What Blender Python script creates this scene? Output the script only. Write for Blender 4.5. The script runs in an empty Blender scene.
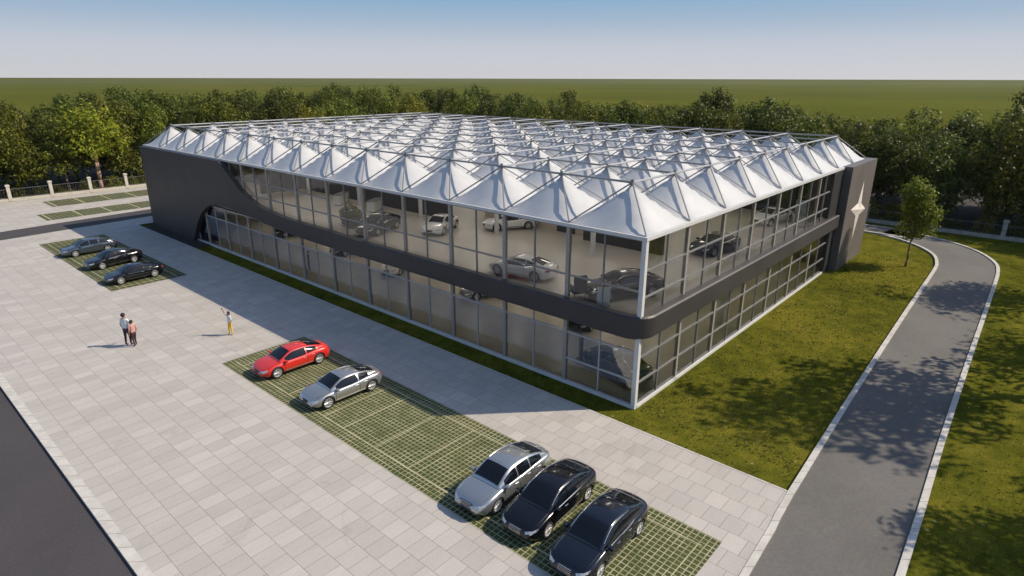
import bpy, bmesh, math, random
from mathutils import Vector, Matrix
from mathutils.bvhtree import BVHTree
C = bpy.context.scene.collection
SC = bpy.context.scene
S = 1.65                       # metres per survey unit; the plan below is written in survey units
PI = math.pi
R = math.radians

# ------------------------------------------------------------------ camera
cam = bpy.data.cameras.new('camera'); cam_o = bpy.data.objects.new('camera', cam); C.objects.link(cam_o)
pit, rol, yaw = 0.32801883616, 0.0023107406, 0.7240242
Fw = Vector((math.cos(pit)*math.cos(yaw), math.cos(pit)*math.sin(yaw), -math.sin(pit)))
Rt = Vector((math.sin(yaw), -math.cos(yaw), 0)); Up = Rt.cross(Fw)
R2 = Rt*math.cos(rol)+Up*math.sin(rol); U2 = -Rt*math.sin(rol)+Up*math.cos(rol)
m4 = Matrix(((R2.x, U2.x, -Fw.x, -15.7827*S), (R2.y, U2.y, -Fw.y, -8.7110*S), (R2.z, U2.z, -Fw.z, 10*S), (0, 0, 0, 1)))
cam_o.matrix_world = m4
cam.lens = 616.39*36/1024; cam.sensor_width = 36; cam.clip_start = .5; cam.clip_end = 60000
SC.camera = cam_o
SC.render.resolution_x = 1024; SC.render.resolution_y = 576

# ------------------------------------------------------------------ light
SKY = .14
SUNV = Vector((.82, -.78, 1.0)).normalized()
EL = math.asin(SUNV.z); AZ = math.atan2(SUNV.x, SUNV.y)
w = bpy.data.worlds.new('World'); SC.world = w; w.use_nodes = True
nt = w.node_tree; nt.nodes.clear()
sky = nt.nodes.new('ShaderNodeTexSky'); sky.sky_type = 'NISHITA'; sky.sun_disc = False
sky.sun_elevation = EL; sky.sun_rotation = AZ; sky.altitude = 0; sky.air_density = 1.0; sky.dust_density = .6; sky.ozone_density = 1.2
bg = nt.nodes.new('ShaderNodeBackground'); bg.inputs[1].default_value = SKY
wo = nt.nodes.new('ShaderNodeOutputWorld')
geo = nt.nodes.new('ShaderNodeTexCoord'); sep = nt.nodes.new('ShaderNodeSeparateXYZ'); nt.links.new(geo.outputs['Generated'], sep.inputs[0])
hz = nt.nodes.new('ShaderNodeValToRGB'); K_ = 1/(SKY*1.07)
E_ = hz.color_ramp.elements
while len(E_) < 4: E_.new(.5)
for e_, (p_, c_) in zip(E_, ((0, (.62, .615, .63)), (.045, (.53, .57, .64)), (.115, (.20, .37, .56)), (.30, (.17, .32, .56)))): e_.position = p_; e_.color = (*[q*K_*.1 for q in c_], 1)
sc_ = nt.nodes.new('ShaderNodeVectorMath'); sc_.operation = 'SCALE'; sc_.inputs['Scale'].default_value = 10; nt.links.new(hz.outputs[0], sc_.inputs[0])
nt.links.new(sep.outputs[2], hz.inputs[0])
mr = nt.nodes.new('ShaderNodeMapRange'); mr.inputs[1].default_value = .08; mr.inputs[2].default_value = .40; nt.links.new(sep.outputs[2], mr.inputs[0])
mxs = nt.nodes.new('ShaderNodeMix'); mxs.data_type = 'RGBA'; nt.links.new(mr.outputs[0], mxs.inputs[0]); nt.links.new(sc_.outputs[0], mxs.inputs[6]); nt.links.new(sky.outputs[0], mxs.inputs[7])
nt.links.new(mxs.outputs[2], bg.inputs[0]); nt.links.new(bg.outputs[0], wo.inputs[0])
sl = bpy.data.lights.new('sun', 'SUN'); sl.energy = 4.6; sl.angle = R(.6); sl.color = (1, .87, .68)
so = bpy.data.objects.new('sun', sl); C.objects.link(so); so.rotation_euler = SUNV.to_track_quat('Z', 'Y').to_euler(); so.location = (40, -40, 60)
SC.view_settings.view_transform = 'Standard'; SC.view_settings.look = 'None'; SC.view_settings.gamma = 1
SC.view_settings.exposure = .14
SC.render.engine = 'CYCLES'
SC.cycles.max_bounces = 8; SC.cycles.transparent_max_bounces = 24; SC.cycles.caustics_reflective = False; SC.cycles.caustics_refractive = False

# ------------------------------------------------------------------ helpers
def tag(o, label=None, cat=None, group=None, kind=None):
    if label: o['label'] = label
    if cat: o['category'] = cat
    if group: o['group'] = group
    if kind: o['kind'] = kind
    return o
def thing(name, label, cat, loc=(0, 0, 0), rz=0, group=None):
    o = bpy.data.objects.new(name, None); C.objects.link(o); o.location = loc; o.rotation_euler = (0, 0, rz)
    o.empty_display_size = .3
    return tag(o, label, cat, group)
def kids(o): return [c for c in C.objects if c.parent == o]
CH = {}
def link(o, parent=None):
    C.objects.link(o)
    if parent is not None:
        o.parent = parent; CH.setdefault(parent.name, []).append(o)
    return o
def copy_tree(o, parent=None, swap=None):
    c = o.copy(); link(c, parent)
    if swap and c.type == 'MESH':
        for i, sl_ in enumerate(c.material_slots):
            if sl_.material and sl_.material.name in swap:
                nm_ = sl_.material.name; sl_.link = 'OBJECT'; sl_.material = swap[nm_]
    for ch in CH.get(o.name, []): copy_tree(ch, c, swap)
    return c
class MB:
    def __init__(s, k=1.0): s.v = []; s.f = []; s.mi = []; s.k = k; s.cur = 0
    def add(s, vs, fs):
        n = len(s.v); s.v += [(a[0]*s.k, a[1]*s.k, a[2]*s.k) for a in vs]; s.f += [tuple(i+n for i in f) for f in fs]; s.mi += [s.cur]*len(fs)
    def box(s, x0, x1, y0, y1, z0, z1):
        s.add([(x0,y0,z0),(x1,y0,z0),(x1,y1,z0),(x0,y1,z0),(x0,y0,z1),(x1,y0,z1),(x1,y1,z1),(x0,y1,z1)],
              [(0,3,2,1),(4,5,6,7),(0,1,5,4),(1,2,6,5),(2,3,7,6),(3,0,4,7)])
    def bar(s, a, b, r, n=6, r2=None):
        a = Vector(a); b = Vector(b); d = (b-a)
        if d.length < 1e-6: return
        d.normalize(); u = d.orthogonal().normalized(); w_ = d.cross(u); r2 = r if r2 is None else r2
        vs = []
        for p, rr in ((a, r), (b, r2)):
            for i in range(n):
                t = 2*PI*(i+.5)/n; vs.append(tuple(p+u*math.cos(t)*rr+w_*math.sin(t)*rr))
        s.add(vs, [(i, (i+1) % n, n+(i+1) % n, n+i) for i in range(n)]+[tuple(range(n-1, -1, -1)), tuple(range(n, 2*n))])
    def poly(s, pts, z0, z1):       # prism from xy outline
        n = len(pts); ar = sum(pts[i][0]*pts[(i+1) % n][1]-pts[(i+1) % n][0]*pts[i][1] for i in range(n))
        if ar < 0: pts = pts[::-1]
        s.add([(p[0], p[1], z0) for p in pts]+[(p[0], p[1], z1) for p in pts],
              [tuple(range(n-1, -1, -1)), tuple(range(n, 2*n))]+[(i, (i+1) % n, n+(i+1) % n, n+i) for i in range(n)])
    def mesh(s, name, mats, smooth=False):
        me = bpy.data.meshes.new(name); me.from_pydata(s.v, [], s.f)
        if not isinstance(mats, (list, tuple)): mats = [mats]
        for m in mats: me.materials.append(m)
        if len(mats) > 1: me.polygons.foreach_set('material_index', s.mi)
        if smooth: me.polygons.foreach_set('use_smooth', [True]*len(me.polygons))
        me.update(); return me
    def build(s, name, mats, parent=None, smooth=False):
        return link(bpy.data.objects.new(name, s.mesh(name, mats, smooth)), parent)
def fixn(o):
    bm = bmesh.new(); bm.from_mesh(o.data); bmesh.ops.recalc_face_normals(bm, faces=bm.faces); bm.to_mesh(o.data); bm.free(); return o
def structure(o): return tag(o, kind='structure')

# ------------------------------------------------------------------ materials
class N:
    def __init__(s, name):
        s.m = bpy.data.materials.new(name); s.m.use_nodes = True; s.t = s.m.node_tree
        s.b = s.t.nodes['Principled BSDF']; s.o = s.t.nodes['Material Output']
    def n(s, typ, **k):
        d = s.t.nodes.new('ShaderNode'+typ)
        for a, b in k.items(): setattr(d, a, b)
        return d
    def l(s, a, b): s.t.links.new(a, b)
    def math(s, op, a, b=None, c=None):
        d = s.n('Math', operation=op)
        for i, x in enumerate((a, b, c)):
            if x is None: continue
            if isinstance(x, (int, float)): d.inputs[i].default_value = x
            else: s.l(x, d.inputs[i])
        return d.outputs[0]
    def noise(s, vec, scale, detail=4, rough=.55, dist=0):
        d = s.n('TexNoise'); d.inputs['Scale'].default_value = scale; d.inputs['Detail'].default_value = detail
        d.inputs['Roughness'].default_value = rough; d.inputs['Distortion'].default_value = dist
        if vec is not None: s.l(vec, d.inputs['Vector'])
        return d.outputs[0]
    def ramp(s, fac, stops):
        d = s.n('ValToRGB'); e = d.color_ramp.elements
        while len(e) < len(stops): e.new(.5)
        for q, (p, c) in zip(e, stops): q.position = p; q.color = (*c, 1)
        s.l(fac, d.inputs[0]); return d.outputs[0]
    def mix(s, fac, a, b, mode='MIX'):
        d = s.n('Mix', data_type='RGBA', blend_type=mode)
        for sock, x in ((d.inputs[0], fac), (d.inputs[6], a), (d.inputs[7], b)):
            if isinstance(x, (int, float)): sock.default_value = x
            elif isinstance(x, tuple): sock.default_value = (*x, 1)
            else: s.l(x, sock)
        return d.outputs[2]
    def pos(s): return s.n('NewGeometry').outputs['Position']
    def obj(s): return s.n('TexCoord').outputs['Object']
    def bump(s, h, strength, dist=.02):
        d = s.n('Bump'); d.inputs['Strength'].default_value = strength; d.inputs['Distance'].default_value = dist
        s.l(h, d.inputs['Height']); s.l(d.outputs[0], s.b.inputs['Normal'])
def simple(name, col, rough=.6, metal=0, coat=0, var=.12, scale=3.0, spec=.5):
    k = N(name); b = k.b
    b.inputs['Roughness'].default_value = rough; b.inputs['Metallic'].default_value = metal
    b.inputs['Coat Weight'].default_value = coat; b.inputs['Coat Roughness'].default_value = .04; b.inputs['Specular IOR Level'].default_value = spec
    if var:
        f = k.noise(k.obj(), scale, 5)
        c = k.ramp(f, [(.3, tuple(x*(1-var) for x in col)), (.7, tuple(min(1, x*(1+var)) for x in col))])
        k.l(c, b.inputs['Base Color'])
    else: b.inputs['Base Color'].default_value = (*col, 1)
    return k.m
M = {}
M['steel'] = simple('painted_steel', (.25, .25, .255), .42, .3, var=.08)
M['steel_dark'] = simple('dark_steel', (.16, .155, .155), .45, .3, var=.08)
M['white_steel'] = simple('white_steel', (.62, .62, .62), .4, 0, var=.05)
M['grey_steel'] = simple('grey_steel', (.42, .42, .43), .4, 0, var=.05)
M['brown_frame'] = simple('bronze_frame', (.14, .115, .10), .45, .3, var=.1)
M['column'] = simple('column_paint', (.36, .335, .31), .45, .15, var=.08)
M['chrome'] = simple('chrome', (.75, .75, .76), .12, 1, var=0)
M['alloy'] = simple('alloy_rim', (.62, .62, .61), .3, .25, var=0)
M['rubber'] = simple('rubber', (.018, .018, .019), .75, var=.1)
M['black_trim'] = simple('black_trim', (.014, .014, .015), .35, var=0)
M['well'] = simple('wheel_well', (.01, .01, .01), .9, var=0)
M['car_glass'] = simple('tinted_glass', (.006, .008, .012), .05, 0, coat=.1, var=0, spec=.4)
M['lamp_glass'] = simple('headlight_glass', (.55, .57, .6), .08, .4, coat=1, var=0)
M['tail_glass'] = simple('taillight_glass', (.35, .012, .01), .12, 0, coat=1, var=0)
M['plate'] = simple('number_plate', (.7, .7, .68), .4, var=0)
M['paint_slate'] = simple('paint_slate_blue', (.07, .09, .12), .2, .5, coat=1, var=0)  # dark car paint lifted to blue-grey to stand for sky reflection
def paint(name, c, metal=.0): return simple(name, c, .26 if metal else .3, metal, coat=1, var=0)
M['paint_silver'] = paint('paint_silver', (.42, .44, .46), .75)
M['paint_silver2'] = paint('paint_warm_silver', (.44, .44, .44), .75)
M['paint_black'] = simple('paint_black', (.004, .004, .006), .15, 0, coat=.55, var=0, spec=.4)
M['paint_red'] = paint('paint_red', (.62, .022, .012))
M['paint_blue'] = simple('paint_midnight_blue', (.005, .008, .016), .15, 0, coat=.6, var=0, spec=.4)
M['paint_white'] = paint('paint_white', (.75, .75, .74))
M['paint_teal'] = paint('paint_dark_teal', (.03, .07, .075))
M['paint_lblue'] = paint('paint_pale_blue', (.30, .36, .42), .5)
M['cap'] = simple('pale_stone', (.55, .50, .44), .8, var=.12)
M['kerb'] = simple('kerb_stone', (.55, .53, .50), .85, var=.14, scale=2)
k = N('jointed_kerb'); p_ = k.pos(); sx_ = k.n('SeparateXYZ'); k.l(p_, sx_.inputs[0]); big = k.math('LESS_THAN', k.math('FRACT', k.math('ADD', k.math('MULTIPLY', sx_.outputs[0], .92), k.math('MULTIPLY', sx_.outputs[1], .92))), .03)
k.l(k.mix(big, k.ramp(k.noise(p_, 1.3, 6, .65), [(.3, (.42, .40, .37)), (.7, (.60, .58, .55))]), (.18, .17, .15)), k.b.inputs['Base Color']); k.b.inputs['Roughness'].default_value = .85; M['kerb'] = k.m
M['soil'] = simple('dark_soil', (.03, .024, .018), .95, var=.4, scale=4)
M['plaster'] = simple('beige_plaster', (.52, .43, .32), .8, var=.05)
M['dark_panel'] = simple('dark_panel', (.03, .03, .032), .5, var=.1)
M['skin'] = simple('skin', (.35, .19, .13), .6, var=.04)
M['hair'] = simple('dark_hair', (.015, .012, .01), .7, var=.1)
M['shirt_white'] = simple('white_cotton', (.62, .66, .68), .85, var=.06, scale=12)
M['shirt_pink'] = simple('pink_cotton', (.50, .27, .25), .85, var=.08, scale=12)
M['trouser_dark'] = simple('dark_burgundy_cloth', (.05, .022, .028), .85, var=.1, scale=12)
M['trouser_yellow'] = simple('yellow_cloth', (.75, .48, .02), .8, var=.08, scale=12)
M['shoe'] = simple('brown_leather', (.10, .045, .03), .5, var=.05)
M['phone'] = simple('phone_black', (.01, .012, .016), .2, var=0)
M['bark'] = simple('bark', (.16, .11, .075), .9, var=.35, scale=8)
M['star'] = simple('cream_star', (.86, .80, .75), .4, var=.05)
M['sign_white'] = simple('white_board', (.75, .75, .74), .5, var=.03)
M['chair_blue'] = simple('navy_upholstery', (.02, .035, .07), .7, var=.1)

# dark cladding
k = N('charcoal_cladding'); p = k.pos()
f = k.noise(p, .35, 5); k.l(k.ramp(f, [(.3, (.040, .036, .038)), (.75, (.062, .056, .057))]), k.b.inputs['Base Color'])
k.b.inputs['Roughness'].default_value = .5; k.b.inputs['Metallic'].default_value = .1
f2 = k.noise(p, 6, 6); k.bump(f2, .12, .01); M['clad'] = k.m
k = N('taupe_cladding'); p = k.pos()
f = k.noise(p, .4, 5); k.l(k.ramp(f, [(.3, (.115, .10, .092)), (.75, (.145, .128, .118))]), k.b.inputs['Base Color'])
k.b.inputs['Roughness'].default_value = .55; M['taupe'] = k.m

# membrane: white coated fabric, lets some light through
k = N('tensile_fabric'); f = k.noise(k.pos(), 1.1, 5)
col = k.ramp(f, [(.3, (.62, .63, .645)), (.7, (.70, .705, .715))]); k.l(col, k.b.inputs['Base Color']); k.b.inputs['Roughness'].default_value = .42
tr = k.n('BsdfTranslucent'); k.l(col, tr.inputs[0]); mx = k.n('MixShader'); mx.inputs[0].default_value = .2
k.l(k.b.outputs[0], mx.inputs[1]); k.l(tr.outputs[0], mx.inputs[2]); k.l(mx.outputs[0], k.o.inputs[0]); M['fabric'] = k.m

# pane glass
def pane_mat(name, ior, tint):
    k = N(name); gl = k.n('BsdfGlossy'); gl.inputs['Roughness'].default_value = .015; gl.inputs[0].default_value = (.93, .96, 1, 1)
    tp = k.n('BsdfTransparent'); tp.inputs[0].default_value = (*tint, 1)
    fr = k.n('Fresnel'); fr.inputs[0].default_value = ior
    bp = k.n('Bump'); bp.inputs['Strength'].default_value = .22; bp.inputs['Distance'].default_value = .08
    k.l(k.noise(k.pos(), .6, 4), bp.inputs['Height']); k.l(bp.outputs[0], gl.inputs['Normal'])
    mx = k.n('MixShader'); k.l(fr.outputs[0], mx.inputs[0]); k.l(tp.outputs[0], mx.inputs[1]); k.l(gl.outputs[0], mx.inputs[2]); k.l(mx.outputs[0], k.o.inputs[0]); return k.m
M['glass'] = pane_mat('window_glass', 1.6, (.88, .88, .86)); M['glass_low'] = pane_mat('coated_glass', 2.9, (.52, .57, .63))

# plaza paving
k = N('plaza_paving'); p = k.pos()
mp = k.n('Mapping'); mp.inputs['Rotation'].default_value = (0, 0, R(90)); k.l(p, mp.inputs[0])
br = k.n('TexBrick', offset=.5, offset_frequency=2, squash=1); k.l(mp.outputs[0], br.inputs['Vector'])
br.inputs['Color1'].default_value = (0, 0, 0, 1); br.inputs['Color2'].default_value = (1, 1, 1, 1); br.inputs['Mortar'].default_value = (.5, .5, .5, 1)
br.inputs['Scale'].default_value = 1; br.inputs['Mortar Size'].default_value = .010; br.inputs['Mortar Smooth'].default_value = .3
br.inputs['Brick Width'].default_value = .47*S; br.inputs['Row Height'].default_value = .6*S; br.inputs['Bias'].default_value = 0
t = k.ramp(br.outputs[0], [(0, (.415, .388, .364)), (.35, (.438, .411, .386)), (.7, (.452, .425, .399)), (1, (.488, .46, .433))])
st = k.n('Mapping'); st.inputs['Rotation'].default_value = (0, 0, R(8)); st.inputs['Scale'].default_value = (.35, 1.0, 1); k.l(p, st.inputs[0])
n1 = k.noise(st.outputs[0], .8, 5, .6); n2 = k.noise(p, 14, 4)
t = k.mix(1.0, t, k.ramp(n1, [(.3, (.93, .93, .93)), (.7, (1.05, 1.045, 1.04))]), 'MULTIPLY')
t = k.mix(1.0, t, k.ramp(n2, [(.3, (.92, .92, .92)), (.7, (1.06, 1.06, 1.06))]), 'MULTIPLY')
n3_ = k.noise(p, .35, 7, .7, .6)
t = k.mix(1.0, t, k.ramp(n3_, [(.30, (.84, .83, .82)), (.42, (1, 1, 1)), (.62, (1, 1, 1)), (.75, (1.05, 1.045, 1.04))]), 'MULTIPLY')
t = k.mix(br.outputs[1], t, (.20, .18, .165)); k.l(t, k.b.inputs['Base Color']); k.b.inputs['Roughness'].default_value = .72
k.b.inputs['Specular IOR Level'].default_value = .35
k.bump(k.math('SUBTRACT', 1.0, br.outputs[1]), .4, .01); M['plaza'] = k.m

# asphalt
def asphalt(name, a, b):
    k = N(name); p = k.pos()
    n1 = k.noise(p, .16, 6, .6, .4); n2 = k.noise(p, 9, 5, .7); n3 = k.noise(p, 60, 3, .7)
    t = k.ramp(n1, [(.3, a), (.7, b)])
    t = k.mix(1.0, t, k.ramp(n2, [(.25, (.80, .80, .80)), (.75, (1.22, 1.22, 1.22))]), 'MULTIPLY')
    t = k.mix(1.0, t, k.ramp(n3, [(.3, (.75, .75, .75)), (.7, (1.3, 1.3, 1.3))]), 'MULTIPLY')
    k.l(t, k.b.inputs['Base Color']); k.b.inputs['Roughness'].default_value = .85; k.bump(n3, .3, .01); return k.m
M['drive'] = asphalt('grey_asphalt', (.105, .099, .093), (.145, .137, .129))
M['road'] = asphalt('dark_asphalt', (.047, .042, .045), (.062, .056, .06))

# grass
def grass(name, cols, big=.08, flecks=True):
    k = N(name); p = k.pos()
    n1 = k.noise(p, big, 6, .62, .3); n2 = k.noise(p, .9, 6, .7, .2); n3 = k.noise(p, 8, 5, .75)
    f = k.math('ADD', k.math('MULTIPLY', n1, .5), k.math('MULTIPLY', n2, .5))
    t = k.ramp(f, [(.36, cols[0]), (.5, cols[1]), (.64, cols[2])])
    t = k.mix(1.0, t, k.ramp(n3, [(.28, (.55, .55, .55)), (.72, (1.45, 1.45, 1.4))]), 'MULTIPLY')
    if flecks:
        vo = k.n('TexVoronoi', feature='F1'); vo.inputs['Scale'].default_value = 1.6; vo.inputs['Randomness'].default_value = 1; k.l(p, vo.inputs['Vector'])
        m_ = k.math('MULTIPLY', k.math('LESS_THAN', vo.outputs[0], .10), k.math('GREATER_THAN', k.noise(p, .5, 2), .53))
        t = k.mix(m_, t, (.26, .22, .12))
    k.l(t, k.b.inputs['Base Color']); k.b.inputs['Roughness'].default_value = 1; k.b.inputs['Specular IOR Level'].default_value = 0
    k.bump(n3, .9, .06); return k.m
M['lawn'] = grass('lawn_grass', [(.040, .048, .008), (.096, .100, .013), (.170, .150, .022)])
M['field'] = grass('field_grass', [(.058, .070, .013), (.090, .098, .015), (.12, .122, .020)], .003, False)
M['tuft'] = simple('grass_tufts', (.13, .12, .02), .9, var=.5, scale=2)

# grass pavers
def pavers(name, pitch, th, line):
    k = N(name); p = k.pos(); sx = k.n('SeparateXYZ'); k.l(p, sx.inputs[0])
    def ln(axis, pit_, t_):
        f_ = k.math('FRACT', k.math('DIVIDE', sx.outputs[axis], pit_)); return k.math('LESS_THAN', f_, t_)
    g = k.math('MAXIMUM', ln(0, pitch, th), ln(1, pitch, th))
    wob = k.noise(p, 1.2, 5, .7)
    g = k.math('MULTIPLY', g, k.ramp(wob, [(.33, (.25, .25, .25)), (.6, (1, 1, 1))]))
    nb = k.noise(p, .35, 4)
    gr = k.ramp(k.noise(p, 7, 5, .7), [(.3, (.022, .032, .008)), (.55, (.055, .072, .014)), (.75, (.11, .105, .035))])
    gr = k.mix(1.0, gr, k.ramp(nb, [(.35, (.8, .9, .8)), (.65, (1.2, 1.1, 1.05))]), 'MULTIPLY')
    t = k.mix(g, gr, line); k.l(t, k.b.inputs['Base Color']); k.b.inputs['Roughness'].default_value = .9
    k.bump(g, .5, .02); return k.m
M['pavers'] = pavers('grass_grid_pavers', .24, .17, (.42, .39, .26))
M['pavers_far'] = pavers('worn_grass_pavers', .5, .16, (.26, .24, .17))
M['bay_line'] = simple('pale_bay_kerb', (.42, .39, .24), .85, var=.3, scale=1.5)

# showroom floors
k = N('polished_floor'); p = k.pos(); t = k.ramp(k.noise(p, .25, 4), [(.3, (.50, .46, .40)), (.7, (.62, .57, .50))])
k.l(t, k.b.inputs['Base Color']); k.b.inputs['Roughness'].default_value = .3; M['floor'] = k.m

# leaves
def leaf(name, c0, c1, tr_=.35):
    k = N(name); g = k.n('NewGeometry'); oi = k.n('ObjectInfo')
    t = k.ramp(g.outputs['Random Per Island'], [(0, c0), (1, c1)])
    hv = k.n('HueSaturation'); k.l(t, hv.inputs['Color']); 
    k.l(k.math('ADD', .485, k.math('MULTIPLY', oi.outputs['Random'], .03)), hv.inputs['Hue'])
    k.l(k.math('ADD', .75, k.math('MULTIPLY', oi.outputs['Random'], .55)), hv.inputs['Value'])
    k.l(hv.outputs[0], k.b.inputs['Base Color']); k.b.inputs['Roughness'].default_value = .55; k.b.inputs['Specular IOR Level'].default_value = .3
    tb = k.n('BsdfTranslucent'); k.l(hv.outputs[0], tb.inputs[0]); mx = k.n('MixShader'); mx.inputs[0].default_value = tr_
    k.l(k.b.outputs[0], mx.inputs[1]); k.l(tb.outputs[0], mx.inputs[2]); k.l(mx.outputs[0], k.o.inputs[0]); return k.m
M['leaf_dark'] = leaf('leaf_dark', (.028, .042, .007), (.145, .165, .02))
M['leaf_mid'] = leaf('leaf_mid', (.045, .060, .008), (.22, .235, .024))
M['leaf_lime'] = leaf('leaf_lime', (.13, .17, .012), (.37, .38, .03), .45)
M['leaf_fresh'] = leaf('leaf_fresh', (.075, .09, .010), (.23, .24, .022), .4)
M['leaf_yellow'] = leaf('leaf_yellowish', (.07, .08, .009), (.31, .28, .026))

# ================================================================== SETTING
def sheet(name, pts, z, m):
    b = MB(S); n = len(pts); b.add([(x, y, z/S) for x, y in pts], [tuple(range(n))])
    o = b.build(name, m)
    if o.data.polygons[0].normal.z < 0: o.data.flip_normals()
    return structure(o)
# one ground to the horizon; the lot lies 5-12 cm above it
sheet('ground', [(-14000, -14000), (14000, -14000), (14000, 14000), (-14000, 14000)], -.20, M['field'])
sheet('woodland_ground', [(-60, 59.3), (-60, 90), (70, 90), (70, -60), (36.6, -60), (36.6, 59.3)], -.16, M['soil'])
LE = [(-40, -6.2), (-20, -5.90), (-4.68, -5.42), (-1.2, -5.22), (7.05, -4.94), (15.9, -4.70), (24.0, -4.52), (26.0, -4.36), (27.8, -3.95), (29.4, -3.05), (30.7, -1.75), (31.4, -.3), (31.75, 2), (31.9, 57)]
RE = [(-40, -8.9), (-20, -8.42), (-2.4, -8.07), (4.35, -7.86), (12.7, -7.67), (22.2, -7.48), (26.2, -7.35), (28.4, -7.0), (30.6, -6.0), (32.2, -4.5), (33.3, -2.6), (33.9, -.6), (34.15, 2), (34.2, 57)]
def subdiv(pts, n=3):     # Catmull-Rom smoothing
    P = [Vector((*p, 0)) for p in pts]; out = []
    for i in range(len(P)-1):
        p0 = P[max(0, i-1)]; p1 = P[i]; p2 = P[i+1]; p3 = P[min(len(P)-1, i+2)]
        for j in range(n):
            t = j/n
            out.append(.5*((2*p1)+(-p0+p2)*t+(2*p0-5*p1+4*p2-p3)*t*t+(-p0+3*p1-3*p2+p3)*t**3))
    out.append(P[-1]); return [(v.x, v.y) for v in out]
LEs = subdiv(LE); REs = subdiv(RE)
sheet('lawn', [(-60, -60), (37.6, -60), (37.6, 60.9), (-60, 60.9)], -.13, M['lawn'])
# drive strip
b = MB(S); n = len(LEs); b.add([(x, y, -.05/S) for x, y in LEs]+[(x, y, -.05/S) for x, y in REs], [(i, n+i, n+i+1, i+1) for i in range(n-1)])
structure(b.build('driveway', M['drive']))
def ribbon(name, pts, wd, z0, z1, m, side=1, parent=None):
    b = MB(S); P = [Vector((*p, 0)) for p in pts]; a = []; c = []
    for i, q in enumerate(P):
        d = (P[min(i+1, len(P)-1)]-P[max(i-1, 0)]).normalized(); nrm = Vector((-d.y, d.x, 0))*side; a.append(q); c.append(q+nrm*wd)
    n = len(P); vs = [(q.x, q.y, z/S) for z in (z0, z1) for q in a]+[(q.x, q.y, z/S) for z in (z0, z1) for q in c]
    fs = []
    for i in range(n-1): fs += [(n+i, n+i+1, 3*n+i+1, 3*n+i), (i, i+1, n+i+1, n+i), (2*n+i, 3*n+i, 3*n+i+1, 2*n+i+1)]
    fs += [(0, n, 3*n, 2*n), (n-1, 2*n-1, 4*n-1, 3*n-1)]
    b.add(vs, fs); return fixn(b.build(name, m, parent))
structure(ribbon('driveway_kerb', LEs, .16, -.14, .03, M['kerb'], -1))
structure(ribbon('driveway_kerb', REs, .16, -.14, .03, M['kerb'], 1))
# plaza: edge follows drive kerb
sheet('plaza', [(-13.0, -5.74), (-4.68, -5.52), (-1.17, -5.32), (-1.17, 39.4), (-1.17, 40.0), (31.8, 40.0), (31.8, 57.2), (-40, 57.2), (-40, 56), (-13.0, 56)], 0, M['plaza'])
structure(ribbon('plaza_edging', [(-1.17, -5.2), (-1.17, 40)], .05, -.13, .006, M['kerb'], -1))
# left road
sheet('road', [(-60, -60), (-13.0, -60), (-13.0, 57.2), (-60, 57.2)], -.10, M['road'])
structure(ribbon('road_kerb', [(-13.0, -5.6), (-13.0, 41.6)], .24, -.13, .012, M['kerb'], 1))
sheet('plaza_west', [(-60, 44.6), (-13.0, 44.6), (-13.0, 57.2), (-60, 57.2)], -.002, M['plaza'])
sheet('service_lane', [(-60, 41.7), (-8.6, 41.7), (1.5, 42.6), (31.8, 43.4), (31.8, 46.1), (1.5, 45.4), (-8.6, 44.5), (-60, 44.4)], .008, M['road'])
# parking fields
def field_patch(x0, x1, y0, y1, m, ys, name='grass_paver_parking'):
    sheet(name, [(x0, y0), (x1, y0), (x1, y1), (x0, y1)], .008, m)
    b = MB(S)
    for x in (x0+.42, x1-.42): b.box(x-.015, x+.015, y0+.3, y1-.3, .008/S, .014/S)
    for y in ys: b.box(x0+.45, x1-.45, y-.014, y+.014, .008/S, .0135/S)
    structure(b.build('bay_marking', M['bay_line']))
field_patch(-7.42, -4.03, -4.73, 13.0, M['pavers'], [-4.35, -.75, -.45, 2.48, 2.82, 4.3, 5.86, 6.9, 9.0, 12.2])
field_patch(-7.35, -3.75, 25.1, 38.6, M['pavers_far'], [25.5, 28.1, 31.3, 34.6, 38.2], 'far_parking')
for (x0, x1, y0, y1) in ((-5.1, 6.5, 46.4, 49.3), (-3.4, 8.0, 52.1, 55.4)):
    sheet('back_parking', [(x0, y0), (x1, y0), (x1, y1), (x0, y1)], .010, M['pavers_far'])
    b = MB(S)
    for i in range(6):
        xx = x0+.3+i*2.0; b.box(xx-.05, xx+.05, y0+.1, y1-.1, .010/S, .016/S)
    structure(b.build('bay_marking', M['bay_line']))
# planting strips at the building foot
sheet('planting_strip', [(-1.12, 30.5), (0.2, 30.5), (.2, 39.4), (-1.12, 39.4)], -.06, M['soil'])

# ================================================================== SHOWROOM BUILDING
MX = 2.807; MY = 2.8041; NX = 9; NY = 14; LX = MX*NX; LY = MY*NY; H = 5.583; AP = 1.30
B = thing('showroom_building', 'two-storey glass showroom with a white tented tensile roof and a charcoal band', 'building')
# floors
b = MB(S); b.box(.12, LX-.1, .12, LY-.3, -.10, .03); b.build('ground_floor', M['floor'], B)
b = MB(S)
b.box(.16, 20.4, .14, LY-.3, 2.60, 2.80); b.box(20.4, LX-.1, 1.6, LY-.3, 2.60, 2.80); b.build('upper_floor', M['floor'], B)
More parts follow.
